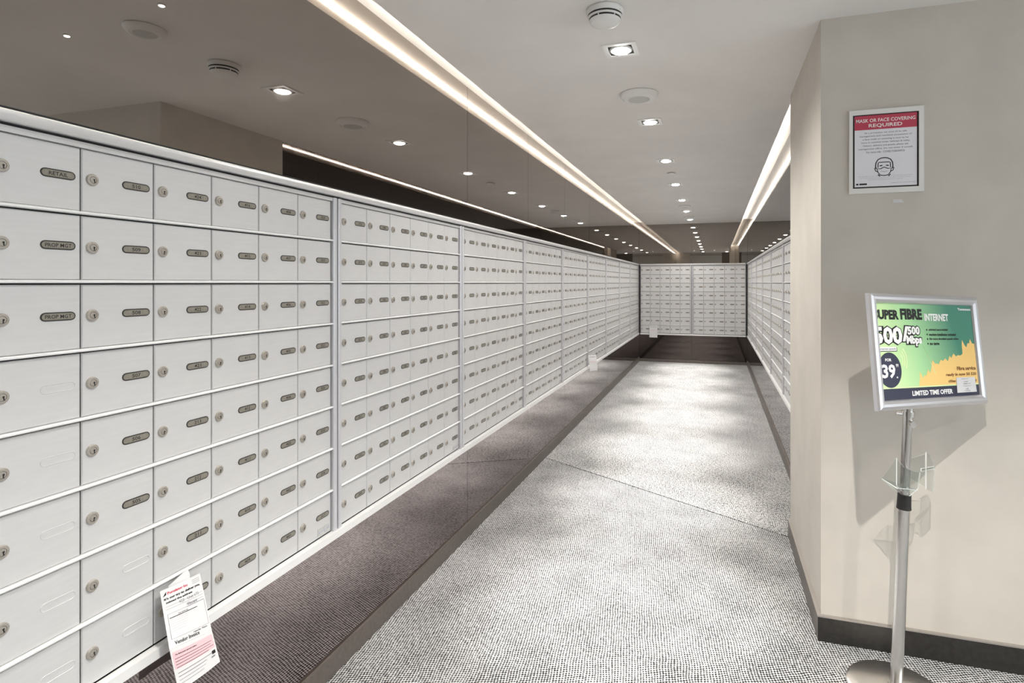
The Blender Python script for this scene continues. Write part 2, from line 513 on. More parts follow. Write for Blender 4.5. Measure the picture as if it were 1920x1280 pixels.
# metal trims above and below the mailboxes
def half_round(x, z0, z1, out, sgn, n=6):
    """profile (x, z): flat back at x, bulging by out towards the corridor"""
    zc, r = (z0 + z1) / 2, (z1 - z0) / 2
    return [(x, z0)] + [(x + sgn * (out - .004 + .004 * math.cos(t)), zc + r * math.sin(t)) for t in [-PI / 2 + PI * i / n for i in range(n + 1)]] + [(x, z1)]
tr = MB(); tr.prism(half_round(XL, 1.7125, Z_TOP, .024, 1), LOB_Y, YB - .005, 'y', M_ALU, True); tr.box((XL, LOB_Y, Z_TOP + .001), (XL + .020, YB - .005, Z_TOP + .004), M_GAP); struct('trim_1', tr)
tr = MB(); tr.prism(half_round(XR, 1.7125, Z_TOP, .024, -1), STUB_Y1, YB - .005, 'y', M_ALU, True); tr.box((XR - .020, STUB_Y1, Z_TOP + .001), (XR, YB - .005, Z_TOP + .004), M_GAP); struct('trim_2', tr)
tr = MB(); tr.box((XL + .03, YB - .022, 1.7125), (XR - .03, YB, Z_TOP), M_ALU); struct('trim_3', tr)
tr = MB(); tr.box((XL - .002, LOB_Y, Z_BOT), (XL + .020, YB - .005, .505), M_RAIL); struct('trim_4', tr)
tr = MB(); tr.box((XR - .020, STUB_Y1, Z_BOT), (XR + .002, YB - .005, .505), M_RAIL); struct('trim_5', tr)
tr = MB(); tr.box((XL + .03, YB - .02, Z_BOT), (XR - .03, YB, .503), M_RAIL); struct('trim_6', tr)

tr = MB(); tr.box((XL + .010, YB - .030, Z_BOT), (XL + .034, YB - .004, Z_TOP), M_GAP); struct('trim_7', tr)
tr = MB(); tr.box((XR - .034, YB - .030, Z_BOT), (XR - .010, YB - .004, Z_TOP), M_GAP); struct('trim_8', tr)

# ------------------------------------------------------------------ mailbox banks
def door_mesh(wd, h):
    """front sheet of one mailbox: eased edges, origin at the lower left corner of its opening"""
    m = MB(); g = .0015; e = .0018
    x0, x1, z0, z1 = g, wd - g, .0008, h - .0008
    f = [(x0 + e, 0, z0 + e), (x1 - e, 0, z0 + e), (x1 - e, 0, z1 - e), (x0 + e, 0, z1 - e)]
    k = [(x0, .0022, z0), (x1, .0022, z0), (x1, .0022, z1), (x0, .0022, z1)]
    b = [(x0, .006, z0), (x1, .006, z0), (x1, .006, z1), (x0, .006, z1)]
    m.face(f, M_DOOR)
    for i in range(4):
        j = (i + 1) % 4
        m.face([f[i], k[i], k[j], f[j]], M_DOOR); m.face([k[i], b[i], b[j], k[j]], M_DOOR)
    m.face(b[::-1], M_DOOR)
    return m.mesh('door')

def lock_mesh(n=20):
    m = MB()
    m.lathe([(.0133, 0), (.0133, .0022), (.0118, .0042), (.0075, .0046), (.0070, .0040), (.0066, .0048), (0, .0048)],
            (0, 0, 0), [M_NICKEL, M_NICKEL, M_NICKEL, M_KEYHOLE, M_NICKEL, M_NICKEL], n, '-y')
    m.box((.0006, -.0053, -.0062), (.0026, -.0046, .0010), M_KEYHOLE)
    m.box((.0002, -.0053, -.0010), (.0036, -.0046, .0018), M_KEYHOLE)
    return m.mesh('lock')

def plate_mesh(n=6):
    m = MB()
    m.stadium(-.0335, .0335, 0, .0092, -.0010, .0, M_PLATERIM, n)
    m.stadium(-.0310, .0310, 0, .0067, -.0014, -.0009, M_PLATE, n)
    return m.mesh('name_plate')

def blank_mesh():
    """raised outline of an unused name plate slot"""
    m = MB(); n = 6
    def ring(r, hw):
        return [(hw - r + r * math.cos(t), r * math.sin(t)) for t in [-PI / 2 + PI * i / n for i in range(n + 1)]] + \
               [(-hw + r + r * math.cos(t), r * math.sin(t)) for t in [PI / 2 + PI * i / n for i in range(n + 1)]]
    A, B, Cc = ring(.0092, .0335), ring(.0084, .0327), ring(.0076, .0319)
    k = len(A)
    for i in range(k):
        j = (i + 1) % k
        m.face([(A[i][0], 0, A[i][1]), (A[j][0], 0, A[j][1]), (B[j][0], -.0009, B[j][1]), (B[i][0], -.0009, B[i][1])], M_DOOR, True)
        m.face([(B[i][0], -.0009, B[i][1]), (B[j][0], -.0009, B[j][1]), (Cc[j][0], 0, Cc[j][1]), (Cc[i][0], 0, Cc[i][1])], M_DOOR, True)
    return m.mesh('blank_plate')

LOCK, LOCK_FAR = lock_mesh(20), lock_mesh(8)
PLATE, PLATE_FAR, BLANK = plate_mesh(6), plate_mesh(3), blank_mesh()

def bank_meshes(ncol, pitch, colw):
    d = {}
    edge = (pitch - ncol * colw) / 2
    W = pitch
    f = MB()
    f.box((.001, .008, 0), (W - .001, .030, 1.2265), M_GAP)                      # dark carcass behind the doors
    d['carcass'] = f.mesh('carcass')
    for nm, x0, x1 in (('l', .0040, edge - .003), ('r', W - edge + .003, W - .0040)):
        f = MB(); e = .003
        f.prism([(x0, .008), (x0, -.012 + e), (x0 + e, -.012), (x1 - e, -.012), (x1, -.012 + e), (x1, .008)], .0245, 1.2265, 'z', M_STILE)
        d['stile_' + nm] = f.mesh('stile')
    f = MB(); f.box((edge - .004, -.006, 1.214), (W - edge + .004, .008, 1.2265), M_ALU)
    f.box((.0018, -.0015, 1.2268), (W - .0018, .008, 1.2320), M_GAP)
    d['header'] = f.mesh('header')
    f = MB(); x0, x1 = edge - .004, W - edge + .004
    f.prism([(.006, -.0024), (-.006, -.0022), (-.0078, -.0008), (-.0078, .0024), (-.006, .0040), (.006, .0046)], x0, x1, 'x', M_RAIL)
    d['row_rail'] = f.mesh('row_rail')
    zs = [z - Z_BOT for z in ROWZ]
    tops = [1.694 - Z_BOT + .0195] + zs
    cells = []
    for r in range(8):
        top = (1.214 if r == 0 else zs[r - 1] - .0048)
        bot = (zs[r] + .0042 if r < 7 else Z_DOOR0 - Z_BOT)
        cells.append((bot, top))
    d['cells'] = cells
    d['door'] = {}
    for b_, t_ in cells:
        h = round(t_ - b_, 5)
        if h not in d['door']: d['door'][h] = door_mesh(colw, h)
    d['edge'], d['colw'], d['ncol'], d['zs'] = edge, colw, ncol, zs
    return d

D6 = bank_meshes(6, PITCH, .167)
D5 = bank_meshes(5, .915, .1725)
FRONT_NUMS = [['RETAIL', 'PROP MGT', 'PROP MGT'] + [None] * 5,
              ['510', '509', '508', '507', '506', '505', None, None],
              ['424', '423', '422', '421', '213', '212', '211', '210'],
              ['416', '415', '414', '413', '412', '411', '410', '409'],
              ['408', '407', '406', '405', '404', '403', '402', '401'],
              ['324', '323', '322', '321', '320', '319', '318', '317']]
NUM_MESH = {}
def num_mesh(body):
    if body not in NUM_MESH:
        m = MB(); h = .0085 if body.isdigit() else .0080
        wd = .0200 if body.isdigit() else (.036 if body == 'RETAIL' else .050)
        add_text(m, body, -wd / 2, -h / 2, wd, h, -.00155, M_INK, .012)
        NUM_MESH[body] = m.mesh('engraved_number')
    return NUM_MESH[body]

def make_bank(d, loc, rz, label, nums=None, near=True, sticker=True):
    root = empty('mailbox_bank', loc, rz)
    tag(root, label, 'mailbox', 'banks of metal mailboxes')
    link('carcass', d['carcass'], root)
    link('stile', d['stile_l'], root); link('stile', d['stile_r'], root)
    link('header', d['header'], root)
    for z in d['zs']: link('row_rail', d['row_rail'], root, (0, 0, z))
    for c in range(d['ncol']):
        for r in range(8):
            b_, t_ = d['cells'][r]
            h = round(t_ - b_, 5)
            x = d['edge'] + c * d['colw']
            dr = link('door', d['door'][h], root, (x, 0, b_))
            zc = d['zs'][r] + .0765 if r < 7 else .0985
            lk = link('lock', LOCK if near else LOCK_FAR, dr, (.0225, 0, zc - b_))
            if near:
                lk.rotation_euler = (0, random.uniform(-.25, .25), 0)
            n = nums[c][r] if nums else ''
            pos = (.122 / .167 * d['colw'], 0, zc - b_ + .001)
            if n is None:
                link('blank_plate', BLANK, dr, pos)
            else:
                link('name_plate', PLATE if near else PLATE_FAR, dr, pos)
                if n: link('engraved_number', num_mesh(n), dr, pos)
    if sticker:
        m = MB(); x1 = d['edge'] + d['ncol'] * d['colw'] - .010
        m.box((x1 - .062, -.0012, .034), (x1, -.0002, .060), M_FOIL)
        for k in range(4): m.box((x1 - .058 + .015 * k, -.0015, .040 + .004 * (k % 2)), (x1 - .046 + .015 * k, -.0012, .053), M_FAINTINK)
        link('sticker', m.mesh('sticker'), root)['label'] = 'small foil maker sticker'
    return root

LEFT_LABELS = [
    'first mailbox bank on the left wall, with RETAIL and PROP MGT plates',
    'second mailbox bank from the front on the left wall',
    'third mailbox bank from the front on the left wall',
    'fourth mailbox bank from the front on the left wall',
    'fifth mailbox bank on the left wall, just before the hanging white slip',
    'sixth mailbox bank on the left wall, just beyond the hanging white slip',
    'seventh mailbox bank on the left wall, third from the far corner',
    'eighth mailbox bank on the left wall, second from the far corner',
    'last mailbox bank on the left wall, in the far left corner']
n2 = 316
for k in range(9):
    nums = None
    if k == 0: nums = FRONT_NUMS
    elif k == 1:
        nums = [[str(316 - c * 8 - r) for r in range(8)] for c in range(6)]
        nums[4] = [str(120 - r) for r in range(8)]; nums[5] = [str(112 - r) for r in range(8)]
    make_bank(D6, (XL, Y0 + k * PITCH, Z_BOT), PI / 2, LEFT_LABELS[k], nums, k < 4)
RIGHT_LABELS = ['nearest visible mailbox bank on the right wall, beside the taupe wall edge',
                'second mailbox bank on the right wall, counting from the taupe wall edge',
                'third mailbox bank on the right wall, counting from the taupe wall edge',
                'fourth mailbox bank on the right wall, third from the far corner',
                'fifth mailbox bank on the right wall, second from the far corner',
                'last mailbox bank on the right wall, in the far right corner']
for k in range(6):
    make_bank(D6, (XR, Y0 + (4 + k) * PITCH, Z_BOT), -PI / 2, RIGHT_LABELS[k], None, False)
make_bank(D5, (-1.3145, YB, Z_BOT), 0, 'left mailbox bank on the end wall, with a white notice hanging from it', None, False, False)
make_bank(D5, (-.3995, YB, Z_BOT), 0, 'right mailbox bank on the end wall, without a notice', None, False)

# ------------------------------------------------------------------ ceiling fittings
def lamp(name, loc, watts, color, size, blend, radius, parent, aim=None):
    l = bpy.data.lights.new(name, 'SPOT')
    l.energy = watts; l.color = color; l.spot_size = math.radians(size); l.spot_blend = blend; l.shadow_soft_size = radius
    o = bpy.data.objects.new(name, l); COL.objects.link(o)
    o.parent = parent; o.location = loc
    if aim is not None:
        o.rotation_euler = Vector(aim).to_track_quat('-Z', 'Y').to_euler()
    return o

def downlight_meshes():
    d = {}
    t = MB(); a, b = .074, .053                       # square trim with a square opening
    for (x0, y0, x1, y1) in ((-a, -a, a, -b), (-a, b, a, a), (-a, -b, -b, b), (b, -b, a, b)):
        t.box((x0, y0, -.005), (x1, y1, .0), M_TRIM)
    d['trim'] = t.mesh('trim')
    t = MB()
    t.box((-b, -b, -.0005), (b, b, -.0002), M_BLACK)
    d['recess'] = t.mesh('recess')
    t = MB(); t.lathe([(.050, -.0005), (.050, -.004), (.044, -.007), (.040, -.006)], (0, 0, 0), M_TRIM, 28)
    d['gimbal_ring'] = t.mesh('gimbal_ring')
    for k, mm in (('bulb', M_LAMP), ('bulb_lobby', M_LAMP_LOBBY)):
        t = MB(); t.lathe([(.041, -.003), (.036, -.010), (.022, -.0145), (0, -.016)], (0, 0, 0), mm, 24)
        d[k] = t.mesh('bulb')
    return d
DL = downlight_meshes()
LIGHT_Y = [2.49, 3.66, 4.86, 6.05, 7.22, 8.35, 9.47]
LN = ['first square downlight, just beyond the smoke detector and before the round speaker',
      'second square downlight, just beyond the large round speaker',
      'third corridor downlight, just before the small sprinkler cover',
      'fourth corridor downlight, just beyond the small sprinkler cover',
      'fifth corridor downlight, third from the far end of the row',
      'sixth corridor downlight, second from the far end of the row',
      'seventh corridor downlight, the farthest, in front of the end mirror']
CXL = -.402
def downlight(x, y, label, watts, bulb='bulb', color=(1, .965, .91), size=128, blend=.9, radius=.035, aim=None, beam=0, group='square ceiling downlights'):
    r = empty('downlight', (x, y, CEIL))
    tag(r, label, 'light', group)
    for k in ('trim', 'recess', 'gimbal_ring'): link(k, DL[k], r)
    link('bulb', DL[bulb], r)
    if beam: lamp('lamp_beam', (0, 0, -.022), beam, color, 38, 1.0, radius, r)
    if watts: lamp('lamp_light', (0, 0, -.022), watts, color, size, blend, radius, r, aim)
    return r
for y, lb in zip(LIGHT_Y, LN):
    downlight(CXL, y, lb, SPILL_WATTS, size=155, blend=.7, beam=BEAM_WATTS)
# unseen lobby fittings: first pair casts the sign shadow, the rest are added fill
downlight(.35, .77, 'lobby downlight above the sign stand side', SIGN_WATTS, 'bulb_lobby', (1, .95, .87), 120, .6, .012, group='lobby downlights behind the camera')
downlight(1.45, .45, 'lobby downlight to the right of the camera', SIGN_WATTS * .55, 'bulb_lobby', (1, .95, .87), 120, .6, .012, group='lobby downlights behind the camera')
downlight(-.40, 1.0, 'added fill downlight over the corridor mouth', FILL_WATTS, 'bulb_lobby', (1, .97, .92), 130, .8, .04, group='lobby downlights behind the camera')
for i, (x, y) in enumerate(((-.4, -.9), (1.2, -1.4), (2.6, .6), (2.6, -1.4))):
    downlight(x, y, ['added fill downlight behind the camera on the left', 'added fill downlight behind the camera in the middle',
              'added fill downlight far to the right, towards the front', 'added fill downlight behind the camera, far to the right'][i],
              FILL_WATTS, 'bulb_lobby', (1, .97, .92), 140, .8, .04, group='lobby downlights behind the camera')

# smoke detector
r = empty('smoke_detector', (-.402, 2.112, CEIL)); r.scale = (1, 1, .84); tag(r, 'white smoke detector with black vent slots, nearest the camera on the ceiling', 'detector')
t = MB(); t.lathe([(.066, 0), (.070, -.004), (.070, -.018), (.066, -.026), (.056, -.027)], (0, 0, 0), M_WHITE, 40); t.build('base', r)
t = MB(); t.lathe([(.0645, -.0262), (.0635, -.033), (.066, -.0345), (.0625, -.0405), (.0595, -.0410), (.0575, -.0475), (.0600, -.0490), (.053, -.060), (.044, -.0635), (0, -.0645)], (0, 0, 0),
                  [M_BLACK, M_BLACK, M_WHITE, M_WHITE, M_BLACK, M_BLACK, M_WHITE, M_WHITE, M_WHITE], 40)
for k in range(6):
    a_ = k * PI / 3 + .3
    t.prism([(.051 * math.cos(a_ - .03), .051 * math.sin(a_ - .03)), (.0615 * math.cos(a_ - .03), .0615 * math.sin(a_ - .03)), (.0615 * math.cos(a_ + .03), .0615 * math.sin(a_ + .03)), (.051 * math.cos(a_ + .03), .051 * math.sin(a_ + .03))], -.0485, -.040, 'z', M_WHITE)
t.build('sensor_head', r)
t = MB(); t.lathe([(.003, -.0), (.003, -.0015), (0, -.0015)], (.060, -.028, -.020), M_BLACK, 8); t.build('indicator', r)

def speaker(x, y, rad, label):
    r = empty('ceiling_speaker', (x, y, CEIL)); tag(r, label, 'speaker', 'round ceiling speakers')
    t = MB(); k = rad / .1
    t.lathe([(.100 * k, 0), (.103 * k, -.004), (.099 * k, -.013 * k), (.086 * k, -.026 * k), (.074 * k, -.029 * k)], (0, 0, 0), M_WHITE, 44); t.build('housing', r)
    t = MB(); t.lathe([(.074 * k, -.029 * k), (.072 * k, -.0255 * k), (.067 * k, -.027 * k), (.062 * k, -.0305 * k), (.058 * k, -.031 * k)], (0, 0, 0), M_WHITE, 44); t.build('inner_ring', r)
    t = MB(); t.lathe([(.058 * k, -.031 * k), (.050 * k, -.032 * k), (0, -.033 * k)], (0, 0, 0), M_GREY, 40); t.build('grille', r)
speaker(-.402, 3.105, .102, 'large round white ceiling speaker between the first two downlights')
speaker(-.402, 7.80, .078, 'small round speaker before the sixth downlight, farther of the pair from the camera')
speaker(-.402, 9.10, .078, 'small round speaker beside the farthest downlight')
speaker(-.41, 1.72, .075, 'round ceiling speaker above the camera, seen only in the left mirror')
r = empty('sprinkler_cover', (-.402, 5.42, CEIL)); tag(r, 'small flat white sprinkler cover between third and fourth downlights', 'sprinkler')
t = MB(); t.lathe([(.030, 0), (.030, -.006), (.042, -.007), (.043, -.012), (.038, -.0145), (0, -.015)], (0, 0, 0), M_WHITE, 28); t.build('cover_plate', r)
for x, y, lb in ((-.66, 1.59, 'pin spotlight reflected as a bright dot at the top of the left mirror'), (-.04, 1.67, 'pin spotlight reflected as a bright dot at the far left of the mirror')):
    r = empty('pin_spotlight', (x, y, CEIL)); tag(r, lb, 'light', 'tiny pin spotlights')
    t = MB(); t.lathe([(.014, 0), (.014, -.004), (.010, -.005)], (0, 0, 0), M_TRIM, 18); t.build('bezel', r)
    t = MB(); t.lathe([(.010, -.005), (.006, -.007), (0, -.008)], (0, 0, 0), M_LAMP, 14); t.build('lens', r)

# cove light strips in the two slots
t = MB(); t.box((-1.2035, LOB_Y, 2.470), (-1.2005, YB - .02, 2.4795), M_LED); o = t.build('led_strip'); tag(o, 'warm light strip in the slot between ceiling and left mirror', 'light')
t = MB(); t.box((.4140, STUB_Y1 + .01, 2.470), (.4170, YB - .02, 2.4795), M_LED); o = t.build('led_strip'); tag(o, 'warm light strip in the slot between ceiling and right mirror', 'light')

# ------------------------------------------------------------------ framed face covering notice on the near right wall
r = empty('wall_notice', (.6186, STUB_Y0 - .001, 1.902)); tag(r, 'white framed red and white face covering notice on the right wall', 'poster')
Wn, Hn = .125, .160
t = MB()
for (x0, z0, x1, z1) in ((-Wn, -Hn, Wn, -Hn + .020), (-Wn, Hn - .018, Wn, Hn), (-Wn, -Hn + .020, -Wn + .012, Hn - .018), (Wn - .016, -Hn + .020, Wn, Hn - .018)):
    t.prism([(x0, z0), (x1, z0), (x1, z1), (x0, z1)], -.009, .0, 'y', M_FRAMEW)
t.build('frame', r)
sx0, sx1, sz0, sz1 = -Wn + .012, Wn - .016, -Hn + .020, Hn - .018
t = MB(); t.box((sx0, -.004, sz0), (sx1, -.001, sz1), M_BLACK); t.build('black_mount', r)
px0, px1, pz0, pz1 = sx0 + .007, sx1 - .006, sz0 + .006, sz1 - .004
t = MB(); t.box((px0, -.0048, pz0), (px1, -.004, pz1), M_SHEET); sheet = t.build('sheet', r)
t = MB(); t.box((px0, -.0052, pz1 - .054), (px1, -.0048, pz1), M_RED); t.build('red_header', sheet)
PW = px1 - px0
t = MB()
add_text(t, 'MASK OR FACE COVERING', px0 + .005, pz1 - .026, PW - .010, .0135, -.0055, M_WHITEINK, .012)
add_text(t, 'REQUIRED', px0 + .048, pz1 - .048, PW - .096, .0160, -.0055, M_WHITEINK, .015)
t.build('header_lettering', sheet)
t = MB()
lines = ['As a precaution we must all be safe', 'management and residents possession of', 'a face mask or covering is now to be', 'worn in common areas, hallways & lobby.',
         'Visitors, delivery and guests, please ask', 'management office. Do not enter if unwell.', 'For more info:  COVID.TORONTO']
wid = [.78, .96, .84, .90, .84, 1.0, .70]
for i, (s_, wq) in enumerate(zip(lines, wid)):
    ww = (PW - .026) * wq
    add_text(t, s_, (px0 + px1) / 2 - ww / 2, pz1 - .071 - i * .0122, ww, .0075, -.0051, M_GREYINK, .012)
t.build('body_lettering', sheet)
t = MB()
for i in range(3):
    ww = (PW - .020) * (.95, .9, .62)[i]
    add_text(t, ['For your safety and that of all other residents and staff of this building at all times', 'persons who cannot wear a covering please see the management office for assistance', 'thank you for your understanding and cooperation'][i],
             (px0 + px1) / 2 - ww / 2, pz0 + .037 - i * .0066, ww, .0042, -.0051, M_FAINTINK, 0)
add_text(t, 'management office, ground floor lobby', px1 - .085, pz0 + .010, .080, .0036, -.0051, M_GREYINK, 0)
t.box((px0 + .005, -.0052, pz0 + .007), (px0 + .013, -.0048, pz0 + .013), M_INK)
t.box((px0 + .016, -.0052, pz0 + .007), (px0 + .042, -.0048, pz0 + .013), M_INK)
t.build('small_print', sheet)
# masked face drawn in thick black line
def stroke(mb, pts, wd, y, m, closed=False):
    n = len(pts)
    L_, R_ = [], []
    for i in range(n):
        a_ = pts[i - 1] if (i > 0 or closed) else pts[i]; b_ = pts[(i + 1) % n] if (i < n - 1 or closed) else pts[i]
        dx, dz = b_[0] - a_[0], b_[1] - a_[1]; q = math.hypot(dx, dz) or 1
        nx, nz = -dz / q * wd / 2, dx / q * wd / 2
        L_.append((pts[i][0] + nx, y, pts[i][1] + nz)); R_.append((pts[i][0] - nx, y, pts[i][1] - nz))
    for i in range(n if closed else n - 1):
        j = (i + 1) % n
        mb.face([L_[i], R_[i], R_[j], L_[j]], m)
t = MB(); fx, fz, k = (px0 + px1) / 2 - .004, pz0 + .074, .034
def fp(l): return [(fx + a_ * k, fz + b_ * k) for a_, b_ in l]
stroke(t, fp([(-.80, -.25), (-.86, .10), (-.82, .45), (-.62, .80), (-.30, .97), (0, 1.0), (.30, .97), (.62, .80), (.82, .45), (.86, .10), (.80, -.25)]), .0036, -.0052, M_INK)
stroke(t, fp([(-.62, -.10), (-.60, .42), (-.5, .50), (.5, .50), (.60, .42), (.62, -.10)]), .0030, -.0052, M_INK)
stroke(t, fp([(-.80, -.02), (-.95, -.15), (-.85, -.45), (-.62, -.55)]), .0030, -.0052, M_INK)
stroke(t, fp([(.80, -.02), (.95, -.15), (.85, -.45), (.62, -.55)]), .0030, -.0052, M_INK)
stroke(t, fp([(-.70, -.20), (-.35, -.22), (0, -.05), (.35, -.22), (.70, -.20), (.62, -.62), (.40, -.92), (0, -1.0), (-.40, -.92), (-.62, -.62)]), .0030, -.0052, M_INK, True)
stroke(t, fp([(-.32, -.50), (0, -.56), (.32, -.50)]), .0012, -.0052, M_GREYINK)
stroke(t, fp([(-.45, .10), (-.18, .14)]), .0040, -.0052, M_INK); stroke(t, fp([(.18, .14), (.45, .10)]), .0040, -.0052, M_INK)
stroke(t, fp([(-.62, -.85), (-.42, -1.08)]), .0034, -.0052, M_INK); stroke(t, fp([(.62, -.85), (.42, -1.08)]), .0034, -.0052, M_INK)
t.build('masked_face_symbol', sheet)
t = MB(); t.prism([(.644, 1.704), (.680, 1.704), (.672, 1.716), (.643, 1.716)], STUB_Y0 - .0015, STUB_Y0 - .0003, 'y', M_PAPER)
o = t.build('tape_piece'); tag(o, 'small torn white tape scrap on the wall below the framed notice', 'tape')

# ------------------------------------------------------------------ sign stand
BX, BY = .591, 2.200
st = empty('sign_stand', (BX, BY, 0)); tag(st, 'silver pedestal sign stand with green internet offer poster before the right wall', 'sign stand')
t = MB(); t.lathe([(.150, .0), (.152, .003), (.150, .008), (.142, .0115), (.020, .013), (0, .013)], (0, 0, 0), [M_BLACK, M_POLISH, M_POLISH, M_POLISH, M_POLISH], 64); t.build('base_plate', st)
top = Vector((.045, .006, 1.15)); bot = Vector((0, 0, .012))
def along(z): return bot + (top - bot) * ((z - .012) / (1.15 - .012))
t = MB(); t.tube(along(.012), along(.028), .026, .024, M_CHROME, 28); t.build('pole_flange', st)
t = MB(); t.tube(along(.02), along(.645), .0195, .0195, M_CHROME, 28); t.build('lower_pole', st)
t = MB(); t.tube(along(.628), along(.640), .0225, .0215, M_BLACK, 28); t.tube(along(.640), along(.678), .0215, .0205, M_BLACK, 28); t.build('collar', st)['label'] = 'black plastic collar'
t = MB(); t.tube(along(.675), along(1.15), .0158, .0158, M_CHROME, 28); t.build('upper_pole', st)
t = MB()
t.tube(along(.945), along(.962), .0205, .0205, M_CHROME, 24)
c0 = along(.952); t.tube(c0 + Vector((-.018, -.004, 0)), c0 + Vector((-.038, -.006, .002)), .006, .008, M_CHROME, 14)
t.tube(along(.925) + Vector((.006, -.014, 0)), along(.925) + Vector((.010, -.028, -.002)), .009, .011, M_CHROME, 16)
t.build('height_clamp', st)
# sign head: frame, poster, lettering in their own plane (front faces local -y)
SW, SH = .548, .37
u = Vector((.7675, .6399, -.0373)).normalized(); nb = Vector((-.6393, .7599, -.1182)); nb = (nb - u * nb.dot(u)).normalized(); vv = u.cross(nb)
SC = Vector((.6823, 2.1738, 1.1741)) - Vector((BX, BY, 0))
MX = Matrix(((u.x, nb.x, vv.x, SC.x), (u.y, nb.y, vv.y, SC.y), (u.z, nb.z, vv.z, SC.z), (0, 0, 0, 1)))
t = MB()
pr = [(0, .010), (0, -.002), (.004, -.008), (.012, -.0115), (.020, -.011), (.028, -.006), (.031, -.001), (.031, .003)]   # (inset, y)
cs = [(-1, -1), (1, -1), (1, 1), (-1, 1)]
for q in range(4):
    a_, b_ = cs[q], cs[(q + 1) % 4]
    for i in range(len(pr) - 1):
        (i0, y0), (i1, y1) = pr[i], pr[i + 1]
        def C_(s_, ins, y): return (s_[0] * (SW / 2 - ins), y, s_[1] * (SH / 2 - ins))
        t.face([C_(a_, i0, y0), C_(b_, i0, y0), C_(b_, i1, y1), C_(a_, i1, y1)], M_FRAME, False)
t.box((-SW / 2 + .001, .003, -SH / 2 + .001), (SW / 2 - .001, .010, SH / 2 - .001), M_FRAME)
link('sign_frame', t.mesh('sign_frame'), st, None, MX)
t = MB()
bk = SC + nb * .010
t.tube(bk, along(1.13), .012, .012, M_CHROME, 16); t.tube(bk - vv * .03 + nb * 0, along(1.06), .006, .006, M_CHROME, 12)
t.build('tilt_bracket', st)
QW, QH = SW - .062, SH - .062
t = MB(); t.box((-QW / 2, .0008, -QH / 2), (QW / 2, .003, QH / 2), M_GREEN)
po = link('poster', t.mesh('poster'), st, None, MX)
po['label'] = 'green and amber internet offer poster'
def U(x): return -QW / 2 + x * QW
def V(y): return QH / 2 - y * QH
def txt(mb, s_, u0, v0, u1, v1, y, m, bold=0.0, shear=0):
    add_text(mb, s_, U(u0), V(v1), (u1 - u0) * QW, (v1 - v0) * QH, y, m, bold, shear)
def poly(mb, pts, y, m, d=.0003):
    mb.prism([(U(a_), V(b_)) for a_, b_ in pts], y, y + d, 'y', m)
t = MB()
sky = [(.36, .872), (.375, .80), (.38, .72), (.41, .79), (.425, .76), (.44, .77), (.47, .70), (.485, .74), (.50, .70), (.52, .60), (.55, .645), (.565, .64), (.585, .65), (.61, .60), (.635, .615), (.66, .585), (.685, .62),
       (.71, .56), (.725, .585), (.755, .535), (.78, .57), (.80, .555), (.83, .56), (.855, .54), (.857, .44), (.865, .385), (.885, .44), (.905, .47), (.925, .42), (.94, .43), (.955, .375), (.975, .425), (1.0, .43), (1.0, .872)]
base_i = [(a_, b_) for a_, b_ in sky]
for i in range(len(base_i) - 1):                      # strips down to the foot keep every face convex
    (a0, b0), (a1, b1) = base_i[i], base_i[i + 1]
    if a1 > a0 and (b0 < .872 or b1 < .872):
        t.face([(U(a0), .0004, V(.872)), (U(a1), .0004, V(.872)), (U(a1), .0004, V(b1)), (U(a0), .0004, V(b0))], M_YEL)
link('amber_skyline', t.mesh('amber_skyline'), po)
t = MB()
poly(t, [(.435, .44), (.445, .47), (.545, .74), (.54, .745)], .0003, M_PALE)
for rad in (.055, .075, .095):
    pts = [(U(.165 + rad * math.cos(a_)), V(.60) + rad * 1.1 * QW * math.sin(a_)) for a_ in [-.5 + 1.35 * i / 10 for i in range(11)]]
    stroke(t, pts, .0045, .0003, M_PALE)
link('signal_arcs', t.mesh('signal_arcs'), po)
t = MB(); t.face([(U(0), .0002, V(1)), (U(1), .0002, V(1)), (U(1), .0002, V(.886)), (U(0), .0002, V(.886))], M_NAVY)
n_ = 40
t.face([(max(U(.0), U(.088) + .054 * math.cos(2 * PI * i / n_)), .0002, V(.695) + .056 * math.sin(2 * PI * i / n_)) for i in range(n_)], M_NAVY)
link('navy_print_areas', t.mesh('navy_print_areas'), po)
t = MB(); t.face([(U(0), .0003, V(.885)), (U(1), .0003, V(.885)), (U(1), .0003, V(.872)), (U(0), .0003, V(.872))], M_PALE)
link('pale_rule', t.mesh('pale_rule'), po)
t = MB()
txt(t, 'SUPER', -.022, .068, .218, .172, -.0001, M_INK, .05); txt(t, 'FIBRE', .235, .052, .455, .168, -.0001, M_INK, .05)
link('headline', t.mesh('headline'), po); t = MB(); txt(t, 'INTERNET', .478, .100, .735, .178, -.0001, M_WHITEINK, .04)
link('headline', t.mesh('headline'), po); t = MB(); txt(t, 'Tommmmi', .848, .028, .995, .055, -.0001, M_WHITEINK, .05)
link('emblem_lettering', t.mesh('emblem_lettering'), po)
t = MB()
for s_, u0, v0, u1, v1, bo in (('500', -.04, .245, .236, .430, .09), ('/', .236, .24, .300, .40, .10), ('500', .292, .240, .416, .330, .10), ('Mbps', .275, .338, .430, .452, .11)):
    txt(t, s_, u0 - .008, v0 - .012, u1 + .008, v1 + .012, .0001, M_INK, bo * 1.5)
    txt(t, s_, u0, v0, u1, v1, -.0003, M_WHITEINK, bo * .45)
t.face([(U(0), .0001, V(.505)), (U(.172), .0001, V(.505)), (U(.172), .0001, V(.462)), (U(0), .0001, V(.462))], M_INK)
t.face([(U(0), -.0001, V(.498)), (U(.167), -.0001, V(.498)), (U(.167), -.0001, V(.458)), (U(0), -.0001, V(.458))], M_WHITEINK)
txt(t, 'internet speeds', .005, .466, .160, .492, -.0003, M_GREYINK, .02)
